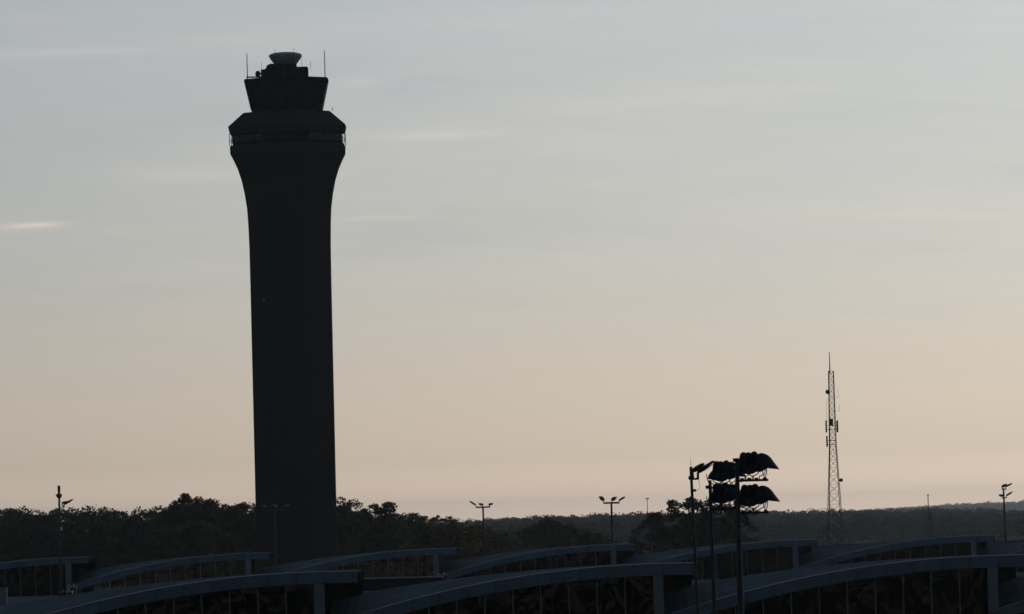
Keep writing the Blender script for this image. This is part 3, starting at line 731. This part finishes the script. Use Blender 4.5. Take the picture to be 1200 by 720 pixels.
# ------------------------------------------------------------------ radio mast
MD = 700.0; u = MD / 3000.
pt, pb_ = at(975.2, 435, MD), at(979.5, 640, MD)
mx = (at(975, 640, MD).x + at(975, 435, MD).x) / 2
mx = at(973.8, 435, MD).x
M_ = thing('radio_mast', 'tall lattice radio mast with antennas rising behind the roofs at the right', 'mast', (mx, pt.y, 0), R(4))
Ht = pt.z; half = lambda z: float(np.interp(z, [0, at(978, 636, MD).z, at(978, 590, MD).z, at(975, 520, MD).z, Ht], [2.3, 1.9, 1.62, .86, .66]))
corners = [(-1, -1), (1, -1), (1, 1), (-1, 1)]
levels = [0.0]
while levels[-1] < Ht - 1.2: levels.append(min(Ht, levels[-1] + max(1.6, half(levels[-1]) * 1.75)))
levels[-1] = Ht
for cx, cy in corners:
    q = MB()
    for a, b in zip(levels[:-1], levels[1:]): q.tube((cx * half(a), cy * half(a), a), (cx * half(b), cy * half(b), b), .085, .08, 5, False)
    q.build('leg', mast_m, M_)
q1 = MB(); q2 = MB()
for k, (a, b) in enumerate(zip(levels[:-1], levels[1:])):
    for i in range(4):
        c0, c1 = corners[i], corners[(i + 1) % 4]
        q1.tube((c0[0] * half(a), c0[1] * half(a), a), (c1[0] * half(b), c1[1] * half(b), b), .034, .034, 4, False)
        q1.tube((c1[0] * half(a), c1[1] * half(a), a), (c0[0] * half(b), c0[1] * half(b), b), .034, .034, 4, False)
        q2.tube((c0[0] * half(b), c0[1] * half(b), b), (c1[0] * half(b), c1[1] * half(b), b), .04, .04, 4, False)
q1.build('diagonal_bracing', mast_m, M_)['kind'] = 'stuff'; q2.build('horizontal_bracing', mast_m, M_)['kind'] = 'stuff'
# dark feed ladder on the left side and top rod
MB().tube((-2.1, -2.3, 0), (-.62, -.75, Ht), .14, .12, 6).build('feed_line', mast_m, M_)
zz = lambda py: at(975, py, MD).z
MB().tube((-.35, -.3, Ht - .5), (-.35, -.3, zz(413)), .17, .09, 6).build('top_rod', mast_m, M_)
MB().lathe([(.55, -.3), (.66, 0), (.55, .3), (.1, .35)], 14, Matrix.Translation((-1.2, -1.3, zz(459.5))) @ Matrix.Rotation(R(70), 4, 'X')).build('dish', dark_m, M_)
MB().lathe([(.45, -.3), (.52, 0), (.4, .3), (.1, .35)], 14, Matrix.Translation((half(zz(563)) + .55, -1.3, zz(563))) @ Matrix.Rotation(R(70), 4, 'X')).build('dish', dark_m, M_)
for (dx, ya, yb, r) in [(-1.85, 493, 507, .22), (1.2, 493, 507, .26), (-1.75, 511, 524, .22), (-.4, 491, 499, .45)]:
    MB().tube((dx, -1.3, zz(yb)), (dx, -1.3, zz(ya)), r, r, 6).build('panel_antenna', dark_m, M_)
for yb in (499, 503.5, 516.5, 521):
    MB().tube((-1.8, -1.3, zz(yb)), (1.25 if yb < 510 else .6, -1.3, zz(yb)), .075, .075, 5).build('antenna_bracket', dark_m, M_)
for (dx, ya, yb) in [(-1.6, 466, 494), (1.7, 455, 466), (1.95, 474, 482)]:
    MB().tube((dx, -1.0, zz(yb)), (dx, -1.0, zz(ya)), .035, .03, 4).build('whip_antenna', steel_m, M_)
    MB().tube((dx, -1.0, zz(yb)), (0, -.8, zz(yb)), .03, .03, 4).build('antenna_bracket', steel_m, M_)
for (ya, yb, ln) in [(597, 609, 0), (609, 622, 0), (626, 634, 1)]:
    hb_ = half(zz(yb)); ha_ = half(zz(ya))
    o = MB().tube((-ha_ * (.9 if ya > 600 else .35), -ha_ - .1, zz(ya)), (hb_ if not ln else 0, -hb_ - .1, zz(yb)), .15, .15, 5).build('glint_strut', white_m, M_)  # sun glint on the bracing, put into a pale strut colour
    o['label'] = 'diagonal strut coloured pale in place of a sun glint'
MB().bb(3.2, 6.5, -2, 2, 0, 3).build('equipment_hut', steel_m, M_)
# thin masts
def thin_mast(px, y_top, D, label, r, arms=None):
    p = at(px, y_top, D); b = terrain(p.x, D)
    t = thing('thin_mast', label, 'mast', (p.x, p.y, b)); h = p.z - b
    MB().tube((0, 0, 0), (0, 0, h), r, r * .8, 6).build('pole', steel_m, t)
    MB().lathe([(r * 2.2, 0), (r * 2.2, .1), (r * 1.1, .3)], 8).build('base_plate', steel_m, t)
    return t, h
t, h = thin_mast(758.5, 584, 1500, 'faint thin mast on the ridge beyond the roofs, right of centre', .22)
MB().bb(-1.0, 1.0, -.15, .15, h - .6, h - .2).build('crossarm', steel_m, t)
MB().bb(-.9, -.4, -.2, .2, h - .19, h + .2).build('lamp_head', head_m, t); MB().bb(.4, .9, -.2, .2, h - .19, h + .2).build('lamp_head', head_m, t)
t, h = thin_mast(1087.5, 581, 420, 'thin mast with a thicker sleeve below, between radio mast and right lamp pole', .085)
MB().bb(.36, .56, -.1, .1, 0, h - 21 * 420 / 3000).build('cable_duct', steel_m, t)
MB().bb(.1, .34, -.1, .1, h - 24 * 420 / 3000, h - 22 * 420 / 3000).build('clamp', steel_m, t)
MB().box((0, 0, h + .1), (.22, .22, .25)).build('beacon', head_m, t)

# ------------------------------------------------------------------ haze
hm = bpy.data.materials.new('haze_air'); hm.use_nodes = True; t_ = hm.node_tree; t_.nodes.clear()
o_ = t_.nodes.new('ShaderNodeOutputMaterial'); pv = t_.nodes.new('ShaderNodeVolumePrincipled')
pv.inputs['Color'].default_value = (.74, .89, 1.0, 1); pv.inputs['Density'].default_value = 7.6e-5 / KD; pv.inputs['Anisotropy'].default_value = 0.86
t_.links.new(pv.outputs[0], o_.inputs['Volume'])
hz_ = MB().bb(-22500, 22500, -11500 * KD - 500, 11000 * KD + 500, -1.0, 105.0).build('haze', hm); tag(hz_, kind='stuff', label='thin evening haze over the whole place', cat='haze')
